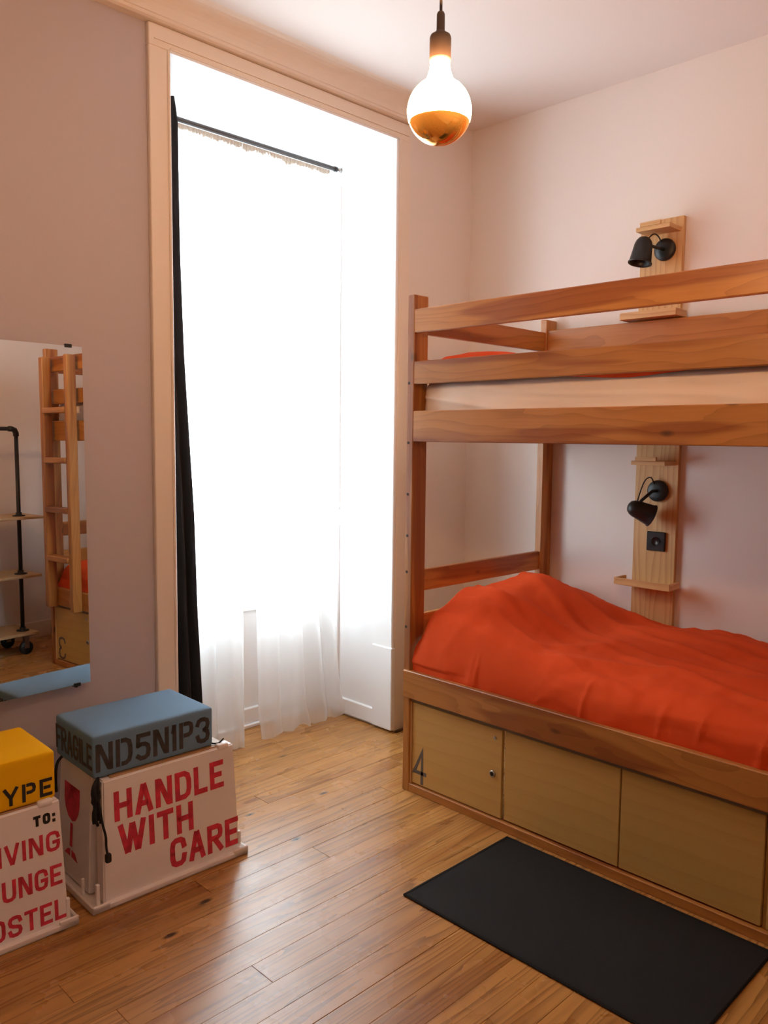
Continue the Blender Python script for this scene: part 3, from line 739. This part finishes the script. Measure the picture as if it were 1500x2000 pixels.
cb = cushion('blue fabric box cushion tied on the HANDLE WITH CARE crate', (1.098, 2.374, HC + .0045), AR, .430, .290, .137, BLUEF,
             [('ND5N1P3', (.008, -.0003, .020), (1, 0, 0), .408, .090, .16, INKG), ('FRAGILE', (-.0003, .285, .026), (0, -1, 0), .277, .082, .15, INKG)], 1.0, 0)
cy = cushion('yellow fabric box cushion stencilled TYPE on the left crate', (.530, 2.366, .3965), AR, .442, .275, .146, YELF,
             [('TYPE', (.240, -.0003, .013), (1, 0, 0), .194, .054, .185, INKB)], 5.0, 0)
# black draw cord of the blue cushion, hanging in the crate's corner slot
r_ = random.Random(3)
def cordpts(p, zs, j): return [(p[0] + r_.uniform(-j, j), p[1] + r_.uniform(-j, j), z) for z in zs]
cd = []
for k in range(7):
    x = -.004 + r_.uniform(-.006, .012); y_ = -.018 + r_.uniform(-.006, .006)
    zb = -.10 - r_.uniform(0, .05)
    pts = [catmull([(.016, .004, .002), (x, y_, -.018), *cordpts((x, y_), (-.05, -.085), .006), (x + r_.uniform(-.008, .012), y_ - .004, zb)], q / 10) for q in range(11)]
    cd.append(tube(pts, .0048, 6))
pts = [catmull([(.014, .0, -.01), (.004, -.026, -.06), (.008, -.040, -.13), (.014, -.048, -.17), (.014, -.050, -.205), (.018, -.052, -.235)], q / 16) for q in range(17)]
cd.append(tube(pts, .0042, 6)); cd.append(rbox((.009, -.060, -.255), (.028, -.044, -.225), .006, 3))
o = obj('draw_cord', *join(*cd), DARKF, cb, True); o['label'] = 'black draw cord hanging in loops'
o = obj('draw_cord', *join(tube([catmull([(.425, .02, .004), (.440, .0, .004), (.452, -.006, .007), (.470, -.004, .016)], q / 8) for q in range(9)], .003, 6)), DARKF, cb, True); o['label'] = 'black cord end'
o = obj('draw_cord', *join(tube([catmull([(.004, .25, .002), (-.012, .255, -.02), (-.016, .26, -.07), (-.014, .262, -.12)], q / 8) for q in range(9)], .005, 6)), DARKF, cb, True); o['label'] = 'black cord by the wall'

# ------------------------------------------------------------------ floor mat
mt = thing('floor_mat', 'black rubber floor mat in front of the bunk lockers', 'mat', (2.11, 1.25, 0))
box('mat_sheet', (1.832, .778, .0008), (2.392, 1.735, .0075), MATM, mt, .0025)
hem = [bx(lo, hi, .001) for lo, hi in (((1.836, .782, .0073), (2.388, .790, .0087)), ((1.836, 1.723, .0073), (2.388, 1.731, .0087)),
       ((1.836, .782, .0073), (1.844, 1.731, .0087)), ((2.380, .782, .0073), (2.388, 1.731, .0087)))]
obj('hem', *join(*hem), MATM, mt)

# ------------------------------------------------------------------ pipe rack behind the viewer, seen in the mirror
rk = thing('pipe_rack', 'black pipe rack with wooden shelves on casters, seen in the mirror', 'rack', (1.95, -.09, 0))
RX0, RX1, RY = 1.50, 2.432, -.06
zt = 1.545
def elbow(c, r): return rbox((c[0] - r, c[1] - r, c[2] - r), (c[0] + r, c[1] + r, c[2] + r), r * .8, 4)
obj('pipe', *tube([(RX0, RY, .17), (RX0, RY, zt)], .0135, 14), BLACK, rk, True); obj('pipe', *tube([(RX1, RY, .17), (RX1, RY, zt - .03)], .0135, 14), BLACK, rk, True)
obj('hanging_rail', *tube([(RX0, RY, zt), (RX1 - .03, RY, zt), (RX1 - .009, RY, zt - .009), (RX1, RY, zt - .03)], .0135, 14), BLACK, rk, True)
obj('elbow', *tube([(RX1 - .05, RY, zt), (RX1 - .03, RY, zt), (RX1 - .009, RY, zt - .009), (RX1, RY, zt - .03), (RX1, RY, zt - .05)], .019, 14), BLACK, rk, True)
obj('elbow', *tube([(RX0 + .04, RY, zt), (RX0, RY, zt), (RX0, RY, zt - .04)], .019, 14), BLACK, rk, True)
for z, ov in ((.135, .065), (.532, .10), (.932, .13)):
    box('shelf', (RX0 - .12, -.30, z), (RX1 + ov, .04, z + .018), SHELFW, rk, .002)
    for x in (RX0, RX1):
        obj('flange', *lathe([(0, 0), (.042, 0), (.042, .006), (.020, .010), (.020, .026), (0, .026)], (x, RY, z + .018), (0, 0, 1), 20), BLACK, rk, True)
for x in (RX0 + .01, RX1 - .005):
    for y_ in (.005, -.26):
        ca = obj('caster', *join(bx((x - .03, y_ - .028, .1285), (x + .03, y_ + .028, .135), .001), bx((x - .024, y_ - .020, .045), (x + .008, y_ - .016, .129), .001), bx((x - .024, y_ + .016, .045), (x + .008, y_ + .020, .129), .001)), STEEL, rk)
        obj('wheel', *lathe([(0, -.014), (.012, -.014), (.040, -.014), (.0475, -.008), (.0475, .008), (.040, .014), (.012, .014), (0, .014)], (x - .008, y_, .0475), (0, 1, 0), 24), BLACK, ca, True)
